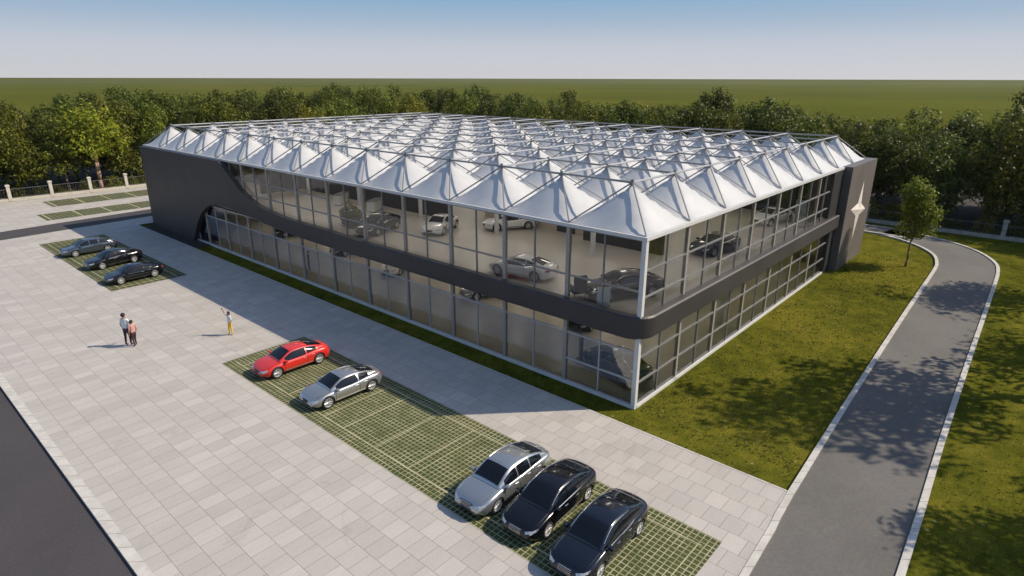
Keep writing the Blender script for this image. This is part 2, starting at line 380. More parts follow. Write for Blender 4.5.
# band swept around the corner
def sweep(path, z0, z1, th, name, m):
    b = MB(S); P = [Vector((*p, 0)) for p in path]; n = len(P); ins = []
    for i, q in enumerate(P):
        d = (P[min(i+1, n-1)]-P[max(i-1, 0)]).normalized(); ins.append(q+Vector((-d.y, d.x, 0))*th)
    bev = .05
    prof = [(0, z0+bev), (0, z1-bev), (bev, z1), (th, z1), (th, z0), (bev, z0)]
    vs = []
    for q, r_ in zip(P, ins):
        for o_, z in prof: vs.append(tuple((q+(r_-q)*(o_/th))[:2])+(z,))
    kk = len(prof); fs = []
    for i in range(n-1):
        for j in range(kk): fs.append((i*kk+j, (i+1)*kk+j, (i+1)*kk+(j+1) % kk, i*kk+(j+1) % kk))
    fs += [tuple(range(kk)), tuple((n-1)*kk+j for j in range(kk))]
    b.add(vs, fs); return fixn(b.build(name, m, B))
rc = .75; path = [(-.3, 14.0)]+[(-.3, y) for y in (10, 6, 3)]+[(-.3+rc-rc*math.cos(R(a)), -.3+rc-rc*math.sin(R(a))) for a in range(0, 91, 9)]+[(4, -.3), (10, -.3), (16, -.3), (20.5, -.3)]
sweep(path, 2.36, 3.10, .3, 'band', M['clad'])
# end wall with its sweeping outline (y, z)
def bez(p0, p1, p2, p3, n=8):
    return [tuple((1-t)**3*a+3*(1-t)**2*t*b_+3*(1-t)*t*t*c+t**3*d for a, b_, c, d in zip(p0, p1, p2, p3)) for t in [i/n for i in range(1, n+1)]]
out = [(14.0, 2.36)]+subdiv([(14.0, 3.10), (17.0, 3.17), (20.0, 3.19), (21.8, 3.30), (23.5, 3.52), (25.07, 4.07), (26.27, 4.83), (27.3, 5.5)], 4)
out += [(39.45, 5.5), (39.45, -.1)]+subdiv([(32.7, -.1), (32.3, .4), (31.5, 1.38), (30.45, 2.2), (29.3, 2.70), (28.2, 2.83), (26.0, 2.84), (23.2, 2.62), (20.1, 2.43), (16.5, 2.37)], 4)
b = MB(S); n = len(out)
b.add([(-.3, y, z) for y, z in out]+[(0, y, z) for y, z in out], [tuple(range(n)), tuple(range(2*n-1, n-1, -1))]+[(i, n+i, n+(i+1) % n, (i+1) % n) for i in range(n)])
fixn(b.build('end_wall', M['clad'], B))
b = MB(S); b.box(0.002, LX, 39.25, 39.45, -.1, 5.5); b.build('end_wall', M['clad'], B)
# reveal of the arch: dark soffit block
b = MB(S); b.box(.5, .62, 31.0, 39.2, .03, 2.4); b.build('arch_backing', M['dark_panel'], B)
# pylon
b = MB(S)
po = [(20.5, -.5), (25.7, -.5), (25.7, 1.5), (20.5, 1.5)]
b.poly(po, -.12, 5.62); b.build('pylon', M['taupe'], B)
b = MB(S); b.box(18.75, 20.495, -.12, .06, 3.12, 5.48); b.box(19.6, 20.495, -.12, .06, -.1, 2.22); b.build('recess_panel', M['dark_panel'], B)
# star emblem: faceted four-point star
b = MB(S); cx, cz = 23.15, 3.0
pts = []
for ang, rad in ((90, 1.62), (45, .50), (0, 1.7), (-45, .50), (-90, 1.75), (-135, .50), (180, 1.7), (135, .50)):
    ang -= 7; pts.append((cx+math.cos(R(ang))*rad, -.515, cz+math.sin(R(ang))*rad))
b.add(pts+[(cx, -.63, cz), (cx, -.515, cz)], [(i, (i+1) % 8, 8) for i in range(8)]+[((i+1) % 8, i, 9) for i in range(8)])
fixn(b.build('star_emblem', M['star'], B))

# columns + windows
def column(x, y, z0, z1, m, w_=.065, dx=0):
    b = MB(S); b.box(x-w_, x+w_, y-w_, y+w_, z0, z1); return b.build('column', m, B)
def window(side, a0, a1, z0, z1, rails, cut=None, m=None, subs=1, split=None):
    # side 'L': plane x=0, a = y ; side 'R': plane y=0, a = x
    def bx(b, p0, p1, d0, d1, q0, q1):
        if side == 'L': b.box(d0, d1, p0, p1, q0, q1)
        elif side == 'R': b.box(p0, p1, d0, d1, q0, q1)
        elif side == 'F': b.box(p0, p1, LY-d1, LY-d0, q0, q1)
        else: b.box(LX-d1, LX-d0, p0, p1, q0, q1)
    g = .068; f = MB(S)
    bx(f, a0+g, a1-g, -.03, .03, z0, z0+.05); bx(f, a0+g, a1-g, -.03, .03, z1-.05, z1)
    for s_ in range(1, subs+1):
        mm = a0+(a1-a0)*s_/(subs+1); bx(f, mm-.022, mm+.022, -.028, .028, z0+.05, z1-.05)
    for r_ in rails: bx(f, a0+g, a1-g, -.034, .024, r_-.028, r_+.028)
    fo = f.build('window_frame', m or M['steel'], B)
    for (p0, p1, gm) in ([(z0, z1, 'glass')] if not split else [(z0, split, 'glass_low'), (split, z1, 'glass')]):
        q = MB(S)
        if side == 'L': q.add([(.006, a0, p0), (.006, a1, p0), (.006, a1, p1), (.006, a0, p1)], [(0, 3, 2, 1)])
        elif side == 'R': q.add([(a0, .006, p0), (a1, .006, p0), (a1, .006, p1), (a0, .006, p1)], [(0, 1, 2, 3)])
        elif side == 'K': q.add([(LX-.006, a0, p0), (LX-.006, a1, p0), (LX-.006, a1, p1), (LX-.006, a0, p1)], [(0, 1, 2, 3)])
        q.build('pane', M[gm], fo)
ZT = 5.50
for i in range(0, 10):
    y = i*MY
    if i: column(.03, y, 3.10 if i < 6 else 2.9, ZT, M['column']); 
for i in range(1, 13): column(.03, i*MY, -.05, 2.55, M['column'])
for i in range(1, 7):
    column(i*MX, .03, 3.10, ZT, M['column'], .06); column(i*MX, .03, -.05, 2.5, M['column'], .06)
b = MB(S); b.box(-.075, .075, -.075, .075, -.12, ZT+.02); b.build('corner_column', M['white_steel'], B)
for i in range(10):
    window('L', i*MY, (i+1)*MY, 2.9, ZT, [3.87]+([4.62] if i > 5 else []))
for i in range(12):
    window('L', i*MY, (i+1)*MY, -.02, 2.58, [1.85]+([.88] if i in (0,) else []), m=M['grey_steel'], split=1.85)
for i in range(7):
    e = (i+1)*MX if i < 6 else 18.75
    window('R', i*MX, e, 2.9, ZT, [4.53, 3.66])
    e = (i+1)*MX if i < 6 else 19.6
    window('R', i*MX, e, -.02, 2.55, [1.66, .78])
for i in range(14):
    window('K', i*MY, (i+1)*MY, 2.9, ZT, [4.2]); 
    b = MB(S); b.box(LX-.1, LX+.03, i*MY-.06, i*MY+.06, -.1, ZT); b.build('column', M['steel'], B)
b = MB(S); b.box(LX-.12, LX+.05, 1.5, LY, -.1, 2.9); b.build('rear_wall', M['clad'], B)
# base sill line
b = MB(S); b.box(-.09, .09, .076, 33.0, -.12, .02); b.box(.076, 20.4, -.09, .09, -.12, .02); b.build('base_sill', M['white_steel'], B)
# interior
def part(x0, x1, y0, y1, z0, z1, m, nm='partition_wall'):
    b = MB(S); b.box(x0, x1, y0, y1, z0, z1); b.build(nm, M[m], B)
part(14.0, 14.2, 5.0, 30.0, .03, 2.59, 'dark_panel')
part(9.0, 14.0, 3.0, 3.2, .03, 2.59, 'plaster')
part(8.2, 8.4, 7.6, 14.5, 2.8, 4.5, 'plaster')
part(8.17, 8.196, 8.4, 9.5, 2.8, 4.2, 'dark_panel', 'doorway'); part(8.17, 8.196, 11.9, 13.6, 2.8, 4.2, 'dark_panel', 'doorway')
part(7.6, 7.8, 3.4, 7.5, 2.8, 4.3, 'dark_panel')  # dark wall put in to darken the upper windows near the corner
part(6.3, 6.5, 15.4, 37.0, 2.8, 5.2, 'dark_panel')  # another added dark wall, deepens the tops of the left upper windows
part(3.4, 6.2, 30.0, 30.2, 2.8, 4.6, 'dark_panel')
part(20.0, 20.2, 2.0, 24.0, 2.8, 5.0, 'dark_panel')
for ix in (2, 4, 6):
    for iy in (2, 4, 6, 8, 10, 12):
        b = MB(S); b.bar((ix*MX, iy*MY, .03), (ix*MX, iy*MY, H-.05), .11, 12); b.build('interior_column', M['white_steel'], B, True)

k = N('lamp_panel'); em = k.n('Emission'); em.inputs[0].default_value = (1, .91, .78, 1); em.inputs[1].default_value = 16; k.l(em.outputs[0], k.o.inputs[0]); M['lamp'] = k.m  # glow shared by the added fill lights on both storeys
for ix in range(5):
    for iy in range(12):
        x, y = (ix+.5)*MX*1.3, (iy+.5)*MY
        b = MB(S); b.box(x-.5, x+.5, y-.10, y+.10, 2.56, 2.598); fo = b.build('ceiling_light', M['white_steel'], B)  # strip lights added to brighten the dim ground floor
        b = MB(S); b.add([(x-.47, y-.08, 2.558), (x+.47, y-.08, 2.558), (x+.47, y+.08, 2.558), (x-.47, y+.08, 2.558)], [(0, 3, 2, 1)]); b.build('diffuser', M['lamp'], fo)
        x = (ix+.5)*MX*1.3
        b = MB(S); b.box(x-.5, x+.5, y-.10, y+.10, 5.36, 5.40); b.bar((x, y, 5.40), (x, y, 5.56), .02); fo = b.build('pendant_light', M['white_steel'], B)  # unseen hanging lights, added to brighten the upper floor
        b = MB(S); b.add([(x-.47, y-.08, 5.355), (x+.47, y-.08, 5.355), (x+.47, y+.08, 5.355), (x-.47, y+.08, 5.355)], [(0, 3, 2, 1)]); b.build('diffuser', M['lamp'], fo)
# ---- tented roof
HN = 10
def cellz(a, c, i, j):
    rho = .45*max(abs(a), abs(c))+.55*math.sqrt(a*a+c*c)/math.sqrt(2); z = (1-min(1, rho))**1.28
    apx = max(0, 1-rho*7); z = z*1.0
    z += .10*(1-a*a*c*c)*(1-z)*.6
    if i == 0 and a < 0: z *= 1-(-a)**5
    if i == NX-1 and a > 0: z *= 1-a**5
    if j == 0 and c < 0: z *= 1-(-c)**5
    if j == NY-1 and c > 0: z *= 1-c**5
    return H+.03+(AP-.1)*z
def cellmesh(b, i, j):
    vs = []; n = HN
    for u in range(n+1):
        for v_ in range(n+1):
            a = -1+2*u/n; c = -1+2*v_/n
            vs.append(((i+.5+a/2)*MX, (j+.5+c/2)*MY, cellz(a, c, i, j)))
    b.add(vs, [(u*(n+1)+v_, (u+1)*(n+1)+v_, (u+1)*(n+1)+v_+1, u*(n+1)+v_+1) for u in range(n) for v_ in range(n)])
cells = [(i, j) for i in range(NX) for j in range(NY)]
cells.sort(key=lambda q: math.hypot((q[0]+.5)*MX+15.8, (q[1]+.5)*MY+8.7))
for (i, j) in cells[:100]:
    b = MB(S); cellmesh(b, i, j); b.build('membrane_tent', M['fabric'], B, True)
b = MB(S)
for (i, j) in cells[100:]: cellmesh(b, i, j)
tag(b.build('membrane_tents_beyond', M['fabric'], B, True), kind='stuff')
# perimeter beam (gutter)
def beam(x0, x1, y0, y1, z0=H-.09, z1=H+.02):
    b = MB(S); b.box(x0, x1, y0, y1, z0, z1); b.build('eaves_beam', M['white_steel'], B)
beam(-.10, .06, -.10, LY+.05); beam(.062, LX, -.10, .06); beam(LX+.002, LX+.12, -.10, LY+.05); beam(.062, LX, LY-.06, LY+.05)
# space frame: top chords through the apexes, struts to the cell corners
b1 = MB(S); b2 = MB(S); bt = MB(S)
r1 = .038; r2 = .024
ax = lambda i: (i+.5)*MX
ay = lambda j: (j+.5)*MY
for j in range(NY):
    bt.bar((ax(0), ay(j), H+AP), (ax(NX-1), ay(j), H+AP), r1)
for i in range(NX):
    b1.bar((ax(i), ay(0), H+AP), (ax(i), ay(NY-1), H+AP), r1)
b1.build('top_chords_lengthwise', M['steel'], B); bt.build('top_chords_crosswise', M['grey_steel'], B)
for i in range(NX):
    for j in range(NY):
        for (u, v_) in ((0, 0), (1, 0), (0, 1), (1, 1)):
            z_ = H+.03 if (i+u in (0, NX) or j+v_ in (0, NY)) else H+.08
            b2.bar((ax(i), ay(j), H+AP), ((i+u)*MX, (j+v_)*MY, z_+.02), r2)
        b2.bar((ax(i), ay(j), H+AP-.12), (ax(i), ay(j), H+AP+.10), .055, 8)
b2.build('roof_struts', M['steel'], B)
b = MB(S)
for i in range(1, NX): b.bar((i*MX, 0.08, H-.04), (i*MX, LY-.1, H-.04), .03)
for j in range(1, NY): b.bar((0.08, j*MY, H-.045), (LX-.05, j*MY, H-.045), .03)
b.build('ceiling_grid', M['steel_dark'], B)
bpy.context.view_layer.update()

# ================================================================== CARS
def smooth(t): t = max(0, min(1, t)); return t*t*(3-2*t)
def lerp_tab(tab, x):      # monotone cubic through the table
    if x <= tab[0][0]: return tab[0][1]
    if x >= tab[-1][0]: return tab[-1][1]
    n = len(tab); d = [(tab[i+1][1]-tab[i][1])/(tab[i+1][0]-tab[i][0]) for i in range(n-1)]
    def tan_(i):
        if i == 0: return d[0]
        if i == n-1: return d[-1]
        return 0 if d[i-1]*d[i] <= 0 else 2*d[i-1]*d[i]/(d[i-1]+d[i])
    for i in range(n-1):
        if x <= tab[i+1][0]:
            h = tab[i+1][0]-tab[i][0]; t = (x-tab[i][0])/h; a, b_ = tab[i][1], tab[i+1][1]
            return (2*t**3-3*t*t+1)*a+(t**3-2*t*t+t)*h*tan_(i)+(-2*t**3+3*t*t)*b_+(t**3-t*t)*h*tan_(i+1)
CAR = {
 'sedan': dict(L=2.36, W=.925, wb=1.40, fx=1.42, rx=-1.38, wr=.335,
   top=[(-2.36, .82), (-2.28, .97), (-1.85, 1.04), (-1.5, 1.03), (0, .98), (1.0, .96), (1.6, .88), (2.1, .76), (2.28, .66), (2.36, .52)],
   sh=[(-2.36, .76), (-2.1, .90), (-1.2, .95), (0, .91), (1.2, .86), (1.8, .78), (2.2, .66), (2.36, .5)],
   roof=[(-1.98, 1.03), (-1.75, 1.10), (-1.2, 1.30), (-.75, 1.395), (-.2, 1.43), (.25, 1.40), (.55, 1.31), (1.0, 1.08), (1.22, .955)],
   rw=[(-1.98, .66), (-1.4, .60), (-.6, .585), (.2, .585), (.6, .62), (1.22, .70)],
   bw=[(-1.98, .70), (-1.4, .80), (-.4, .845), (.6, .84), (1.0, .80), (1.22, .74)],
   ws=(.42, 1.14), bk=(-1.86, -1.12), sw=[(-1.55, -.78), (-.70, .02), (.10, .86)]),
 'coupe': dict(L=2.22, W=.94, wb=1.35, fx=1.38, rx=-1.32, wr=.345,
   top=[(-2.22, .74), (-2.15, .90), (-1.8, .98), (-1.4, .99), (0, .90), (.9, .90), (1.5, .82), (1.95, .68), (2.13, .58), (2.22, .46)],
   sh=[(-2.22, .70), (-1.95, .84), (-1.3, .90), (0, .82), (1.0, .80), (1.6, .76), (2.05, .60), (2.22, .44)],
   roof=[(-1.85, .98), (-1.55, 1.06), (-1.0, 1.20), (-.5, 1.285), (0, 1.30), (.3, 1.26), (.6, 1.14), (.95, .97), (1.12, .89)],
   rw=[(-1.85, .60), (-1.2, .54), (-.4, .54), (.3, .56), (.6, .60), (1.12, .70)],
   bw=[(-1.85, .64), (-1.3, .78), (-.4, .84), (.5, .83), (.9, .79), (1.12, .74)],
   ws=(.34, 1.05), bk=(-1.72, -.85), sw=[(-1.25, -.62), (-.54, .78)]),
}
def make_car(kind, pm, label, group=None, lod=0):
    K = CAR[kind]; L, W = K['L'], K['W']
    root = thing('parked_car', label, 'car', group=group)
    def halfw(x):
        t = abs(x)/L; base = W*(1-.02*t)
        if x > 0: q = max(0, (x-L+.75)/.75)
        else: q = max(0, (-x-L+.6)/.6)
        return base*(1-.34*q**2.6) if q > 0 else base
    def section(x):
        w_ = halfw(x); sh = lerp_tab(K['sh'], x); tp = max(lerp_tab(K['top'], x), sh+.01)
        e = max(0, (abs(x)-L+.3)/.3); zb = .20+.10*e
        flare = .012*math.exp(-((x-K['fx'])/.4)**2)+.018*math.exp(-((x-K['rx'])/.4)**2)
        m_ = zb+(sh-zb)*.5
        return [(0, zb), (w_*.86, zb), (w_*.955+flare, zb+.07), (w_*.99+flare, zb+(sh-zb)*.32), (w_+flare, zb+(sh-zb)*.62), (w_*.985+flare, zb+(sh-zb)*.80), (w_*.95, sh-.015), (w_*.90, sh+(tp-sh)*.30), (w_*.78, sh+(tp-sh)*.62), (w_*.45, sh+(tp-sh)*.93), (0, tp)]
    xs = [-L+.0, -L+.03, -L+.1, -L+.2]+[-L+.3+i*(2*L-.6)/36 for i in range(37)]+[L-.2, L-.1, L-.03, L]
    vs = []; secs = [section(x) for x in xs]; kk = len(secs[0])
    ring = []
    for x, s_ in zip(xs, secs):
        r_ = [(x, y, z) for y, z in s_]+[(x, -y, z) for y, z in s_[-2:0:-1]]; ring.append(len(vs)); vs += r_
    m_ = 2*kk-2; fs = []
    for a in range(len(xs)-1):
        for j in range(m_): fs.append((a*m_+j, a*m_+(j+1) % m_, (a+1)*m_+(j+1) % m_, (a+1)*m_+j))
    fs += [tuple(range(m_)), tuple((len(xs)-1)*m_+j for j in range(m_))]
    b = MB(); b.add(vs, fs); body = b.build('body', [pm, M['well']], root, True); fixn(body)
    # wheel arches
    cut = MB(); cut.cur = 1
    for wx in (K['fx'], K['rx']):
        for s_ in (-1, 1): cut.bar((wx, s_*.62, K['wr']), (wx, s_*1.15, K['wr']), K['wr']+.045, 28)
    cm = cut.mesh('cut', [pm, M['well']]); co = bpy.data.objects.new('cut', cm); C.objects.link(co)
    bmx = bmesh.new(); bmx.from_mesh(cm); bmesh.ops.recalc_face_normals(bmx, faces=bmx.faces); bmx.to_mesh(cm); bmx.free()
    md = body.modifiers.new('b', 'BOOLEAN'); md.operation = 'DIFFERENCE'; md.object = co; md.solver = 'EXACT'
    dg = bpy.context.evaluated_depsgraph_get(); nm = bpy.data.meshes.new_from_object(body.evaluated_get(dg)); body.modifiers.clear()
    body.data = nm; nm.name = 'body'; bpy.data.objects.remove(co)
    # mark sharp by angle
    nm.polygons.foreach_set('use_smooth', [True]*len(nm.polygons))
    try: nm.set_sharp_from_angle(angle=R(38))
    except Exception: pass
    # greenhouse
    gx0, gx1 = K['roof'][0][0], K['roof'][-1][0]
    def gh(x):
        zr = lerp_tab(K['roof'], x); belt = lerp_tab(K['sh'], x)-.02; zr = max(zr, belt+.03)
        return belt, zr, lerp_tab(K['bw'], x), lerp_tab(K['rw'], x)
    def gtop(x, y, off=0):     # point on top surface
        belt, zr, bw, rw = gh(x); f_ = abs(y)/rw; return (x, y, zr+.035*(1-f_*f_)+off)
    def gside(x, s_, sg, off=0):   # s 0 belt .. 1 rail
        belt, zr, bw, rw = gh(x); y = bw+(rw+.02-bw)*s_+.03*math.sin(PI*s_); z = belt+(zr-.02-belt)*s_; return (x, sg*(y+off), z+off*.3)
    vs = []; n = 34; rows = []
    for a in range(n+1):
        x = gx0+(gx1-gx0)*a/n; sec = [gside(x, t, 1) for t in (0, .25, .5, .75, 1)]+[gtop(x, gh(x)[3]*q) for q in (.92, .6, .3, 0)]
        sec += [(p[0], -p[1], p[2]) for p in sec[-2::-1]]; rows.append(len(sec)); vs += sec
    m_ = rows[0]; b = MB(); b.add(vs, [(a*m_+j, a*m_+j+1, (a+1)*m_+j+1, (a+1)*m_+j) for a in range(n) for j in range(m_-1)]+[tuple(range(m_)), tuple(n*m_+j for j in range(m_))])
    fixn(b.build('roof', pm, root, True))
    def patch(fn, us, vs_, name, m, par=root):
        b = MB(); b.add([fn(u, v_) for u in us for v_ in vs_], [(a*len(vs_)+c, a*len(vs_)+c+1, (a+1)*len(vs_)+c+1, (a+1)*len(vs_)+c) for a in range(len(us)-1) for c in range(len(vs_)-1)])
        return b.build(name, m, par, True)
    lin = lambda a, b_, n_: [a+(b_-a)*i/n_ for i in range(n_+1)]
    patch(lambda x, q: gtop(x, q*gh(x)[3]*.93, .012), lin(*K['ws'], 10), lin(-1, 1, 10), 'windshield', M['car_glass'])
    patch(lambda x, q: gtop(x, q*gh(x)[3]*.90, .012), lin(*K['bk'], 10), lin(-1, 1, 10), 'rear_window', M['car_glass'])
    for sg in (1, -1):
        for (x0, x1) in K['sw']:
            patch(lambda x, q: gside(x, .10+.80*q, sg, .010), lin(x0, x1, 8), lin(0, 1, 5), 'side_window', M['car_glass'])
        # chrome surround
        b = MB(); ch0, ch1 = K['sw'][0][0]-.06, K['sw'][-1][1]+.1
        lo = [gside(x, .05, sg, .012) for x in lin(ch0, ch1, 14)]; hi = [gside(x, .96, sg, .012) for x in lin(ch0, ch1, 14)]
        for A in (lo, hi):
            b = MB()
            for p0, p1 in zip(A, A[1:]): b.bar(p0, p1, .011, 4)
            b.build('window_trim', M['chrome'], root)
        # seams and handles
        b = MB()
        def sidept(x, z, off=.004):
            s_ = section(x)
            for (y0, z0), (y1, z1) in zip(s_[1:], s_[2:]):
                if z0 <= z <= z1: return (x, sg*(y0+(y1-y0)*(z-z0)/(z1-z0+1e-9)+off), z)
            return (x, sg*(s_[6][0]+off), z)
        seams = [K['sw'][-1][1]+.12]+[(a[1]+c[0])/2 for a, c in zip(K['sw'], K['sw'][1:])]+[K['sw'][0][0]+.12]
        for sx in seams:
            pp = [sidept(sx, z) for z in lin(.34, lerp_tab(K['sh'], sx)-.03, 8)]
            for p0, p1 in zip(pp, pp[1:]): b.bar(p0, p1, .007, 4)
            b.build('door_seam', M['black_trim'], root); b = MB()
        pp = [sidept(x, .33) for x in lin(K['rx']+.45, K['fx']-.45, 10)]
        for p0, p1 in zip(pp, pp[1:]): b.bar(p0, p1, .02, 4)
        b.build('sill_trim', M['black_trim'], root)
        for sx in seams[1:]:
            b = MB(); p0 = sidept(sx+.10, lerp_tab(K['sh'], sx)-.13, .014); p1 = sidept(sx+.30, lerp_tab(K['sh'], sx)-.12, .014); b.bar(p0, p1, .014, 6); b.build('door_handle', M['chrome'], root)
        # mirror
        b = MB(); q = gside(K['sw'][-1][1]-.02, 0, sg); y = q[1]; z = q[2]+.08
        b.box(q[0]-.05, q[0]+.10, min(y, y+sg*.06), max(y, y+sg*.06), z-.06, z-.02)
        b.box(q[0]-.03, q[0]+.12, min(y+sg*.05, y+sg*.24), max(y+sg*.05, y+sg*.24), z-.04, z+.09)
        mo = b.build('mirror', pm, root); bv = mo.modifiers.new('bevel', 'BEVEL'); bv.width = .025; bv.segments = 2
    # hood seams on top
    def topz(x, y):
        s_ = section(x); y = abs(y)
        for (y0, z0), (y1, z1) in zip(s_[6:], s_[7:]):
            if y1 <= y <= y0: return z1+(z0-z1)*(y-y1)/(y0-y1+1e-9)
        return s_[-1][1]
    b = MB()
    for sg in (1, -1):
        pp = [(x, sg*halfw(x)*.80, topz(x, halfw(x)*.80)+.003) for x in lin(gx1+.02, L-.35, 10)]
        for p0, p1 in zip(pp, pp[1:]): b.bar(p0, p1, .006, 4)
        pp = [(x, sg*.62, topz(x, .62)+.003) for x in lin(-L+.12, gx0-.03, 5)]
        for p0, p1 in zip(pp, pp[1:]): b.bar(p0, p1, .006, 4)
    b.build('panel_seam', M['black_trim'], root)
    # nose: projected patches on the front/rear via BVH
    bv_ = BVHTree.FromPolygons([v_.co[:] for v_ in body.data.vertices], [tuple(p_.vertices) for p_ in body.data.polygons])
    def nose(pts, name, m, d=1, th=.012):
        b = MB(); front = []
        # densify fan
        cy = sum(p_[0] for p_ in pts)/len(pts); cz = sum(p_[1] for p_ in pts)/len(pts)
        rings = [[(cy+(p_[0]-cy)*t, cz+(p_[1]-cz)*t) for p_ in pts] for t in (1, .66, .33)]
        P = []
        for rg in rings+[[(cy, cz)]]:
            for (y, z) in rg:
                h = bv_.ray_cast(Vector((d*4, y, z)), Vector((-d, 0, 0)))
                if h[0] is None: h = (Vector((d*(L-.3), y, z)),)
                P.append((h[0].x+d*th, y, z))
        n_ = len(pts); fs = []
        for r_ in range(2):
            for i in range(n_): fs.append((r_*n_+i, r_*n_+(i+1) % n_, (r_+1)*n_+(i+1) % n_, (r_+1)*n_+i))
        for i in range(n_): fs.append((2*n_+i, 2*n_+(i+1) % n_, 3*n_))
        back = len(P); P += [(p_[0]-d*(th+.05), p_[1], p_[2]) for p_ in P[:n_]]
        for i in range(n_): fs.append((i, (i+1) % n_, back+(i+1) % n_, back+i))
        b.add(P, fs); return fixn(b.build(name, m, root, False))
    z0 = .60 if kind == 'sedan' else .54
    if kind == 'sedan':
        g = nose([(-.36, z0+.03), (-.2, z0+.05), (.2, z0+.05), (.36, z0+.03), (.30, z0-.20), (.2, z0-.24), (-.2, z0-.24), (-.30, z0-.20)], 'grille', M['black_trim'], 1, .014)
        b = MB()
        for i in range(5):
            zz = z0-.18+i*.05; h = bv_.ray_cast(Vector((4, 0, zz)), Vector((-1, 0, 0)))[0]
            if h: b.box(h.x+.010, h.x+.03, -.27, .27, zz-.008, zz+.008)
        link(bpy.data.objects.new('grille_bars', b.mesh('grille_bars', M['chrome'])), g)
    else:
        nose([(-.30, z0-.02), (-.15, z0), (.15, z0), (.30, z0-.02), (.26, z0-.13), (.1, z0-.16), (-.1, z0-.16), (-.26, z0-.13)], 'grille', M['black_trim'])
    nose([(-.72, .36), (-.60, .38), (0, .33), (.60, .38), (.72, .36), (.62, .27), (0, .24), (-.62, .27)], 'air_intake', M['black_trim'])
    for sg in (1, -1):
        nose([(sg*.44, z0+.01), (sg*.58, z0+.05), (sg*.76, z0+.10), (sg*.83, z0+.12), (sg*.80, z0+.02), (sg*.68, z0-.06), (sg*.48, z0-.06)], 'headlight', M['lamp_glass'])
        nose([(sg*.42, .80), (sg*.62, .83), (sg*.80, .82), (sg*.80, .70), (sg*.62, .68), (sg*.42, .72)], 'taillight', M['tail_glass'], -1)
    nose([(-.26, .68), (.26, .68), (.26, .57), (-.26, .57)], 'number_plate', M['plate'], -1)
    # wheels
    wr = K['wr']
    def lathe(b, prof, n_, sgn):
        vs = []; 
        for i in range(n_):
            t = 2*PI*i/n_
            for r_, y in prof: vs.append((math.cos(t)*r_, sgn*y, math.sin(t)*r_))
        kk_ = len(prof); b.add(vs, [(i*kk_+j, i*kk_+j+1, ((i+1) % n_)*kk_+j+1, ((i+1) % n_)*kk_+j) for i in range(n_) for j in range(kk_-1)])
    for wx in (K['fx'], K['rx']):
        for sg in (1, -1):
            wo_ = bpy.data.objects.new('wheel', None); wo_.location = (wx, sg*(W-.13), wr); link(wo_, root)
            b = MB(); lathe(b, [(wr*.68, -.10), (wr*.94, -.105), (wr, -.07), (wr, .07), (wr*.94, .105), (wr*.70, .10), (wr*.68, .06)], 28, sg); fixn(b.build('tyre', M['rubber'], wo_, True))
            b = MB(); lathe(b, [(wr*.70, .10), (wr*.66, .105), (wr*.62, .06), (wr*.60, -.02)], 28, sg); lathe(b, [(.001, .075), (.05, .075), (.055, .055), (.06, .02)], 12, sg)
            for q in range(10):
                t = 2*PI*q/10; b.bar((.03*math.cos(t), sg*.055, .03*math.sin(t)), (wr*.65*math.cos(t), sg*.085, wr*.65*math.sin(t)), .021, 4, .016)
            fixn(b.build('rim', M['alloy'], wo_))
            b = MB(); b.bar((0, -sg*.05, 0), (0, sg*.005, 0), wr*.6, 20); b.build('brake_disc', M['steel_dark'], wo_)
    return root
def place(o, x, y, head, z=0): o.location = (x*S, y*S, z*S if z else .012); o.rotation_euler = (0, 0, R(head))
def recolor(src, m, src_m, label, group=None):
    c = copy_tree(src, None, {src_m.name: m}); c['label'] = label
    if group: c['group'] = group
    return c
G1 = 'cars on the grass-paver parking near the glass corner'; G2 = 'dark cars on the far grass-paver parking'
# wheelbase centre -> car origin offset (fx+rx)/2 ~ .02 ; contacts measured on the near side
sedan = make_car('sedan', M['paint_silver'], 'silver-grey saloon, first of the three parked together nearest the camera, furthest left of them', G1)
coupe = make_car('coupe', M['paint_red'], 'bright red coupe parked at the end of the paver field', G1)
def at(o, fw, rw, side=1):    # fw/rw: ground contacts of near side wheels (survey units), near side = car's left when nose is -X
    f_ = Vector(fw)*S; r_ = Vector(rw)*S; d = (f_-r_).normalized(); ctr = (f_+r_)/2; nrm = Vector((-d.y, d.x))
    # near side wheels are towards -Y (camera side)
    off = nrm if nrm.y > 0 else -nrm
    p_ = ctr+off*.78; o.location = (p_.x, p_.y, .012); o.rotation_euler = (0, 0, math.atan2(d.y, d.x))
at(sedan, (-6.70, -.18), (-4.99, -.14))
c = recolor(sedan, M['paint_black'], M['paint_silver'], 'glossy black saloon with bright chrome grille, parked between a silver saloon and another black one', G1); at(c, (-6.60, -1.62), (-4.80, -1.53))
c = recolor(sedan, M['paint_blue'], M['paint_silver'], 'blue-black saloon at the end of the row, nearest the driveway', G1); at(c, (-6.82, -3.20), (-5.06, -3.14))
at(coupe, (-6.62, 10.39), (-4.97, 10.36))
c = recolor(coupe, M['paint_silver2'], M['paint_red'], 'silver coupe parked alone beside the red coupe', G1); at(c, (-6.60, 7.23), (-4.98, 7.18))
c = recolor(sedan, M['paint_slate'], M['paint_silver'], 'slate-blue saloon furthest left and furthest back on the far paver field', G2); at(c, (-6.64, 33.57), (-4.93, 33.62))
c = recolor(sedan, M['paint_black'], M['paint_silver'], 'black saloon parked slightly askew, middle of the three far cars', G2); at(c, (-6.42, 29.6), (-4.72, 29.87))
c = recolor(coupe, M['paint_black'], M['paint_red'], 'low black coupe with bright wheels, nearest the people of the three far cars', G2); at(c, (-6.65, 25.96), (-4.98, 26.07))
G3 = 'cars on show inside the glass building'
UF = 2.81; GF = .035
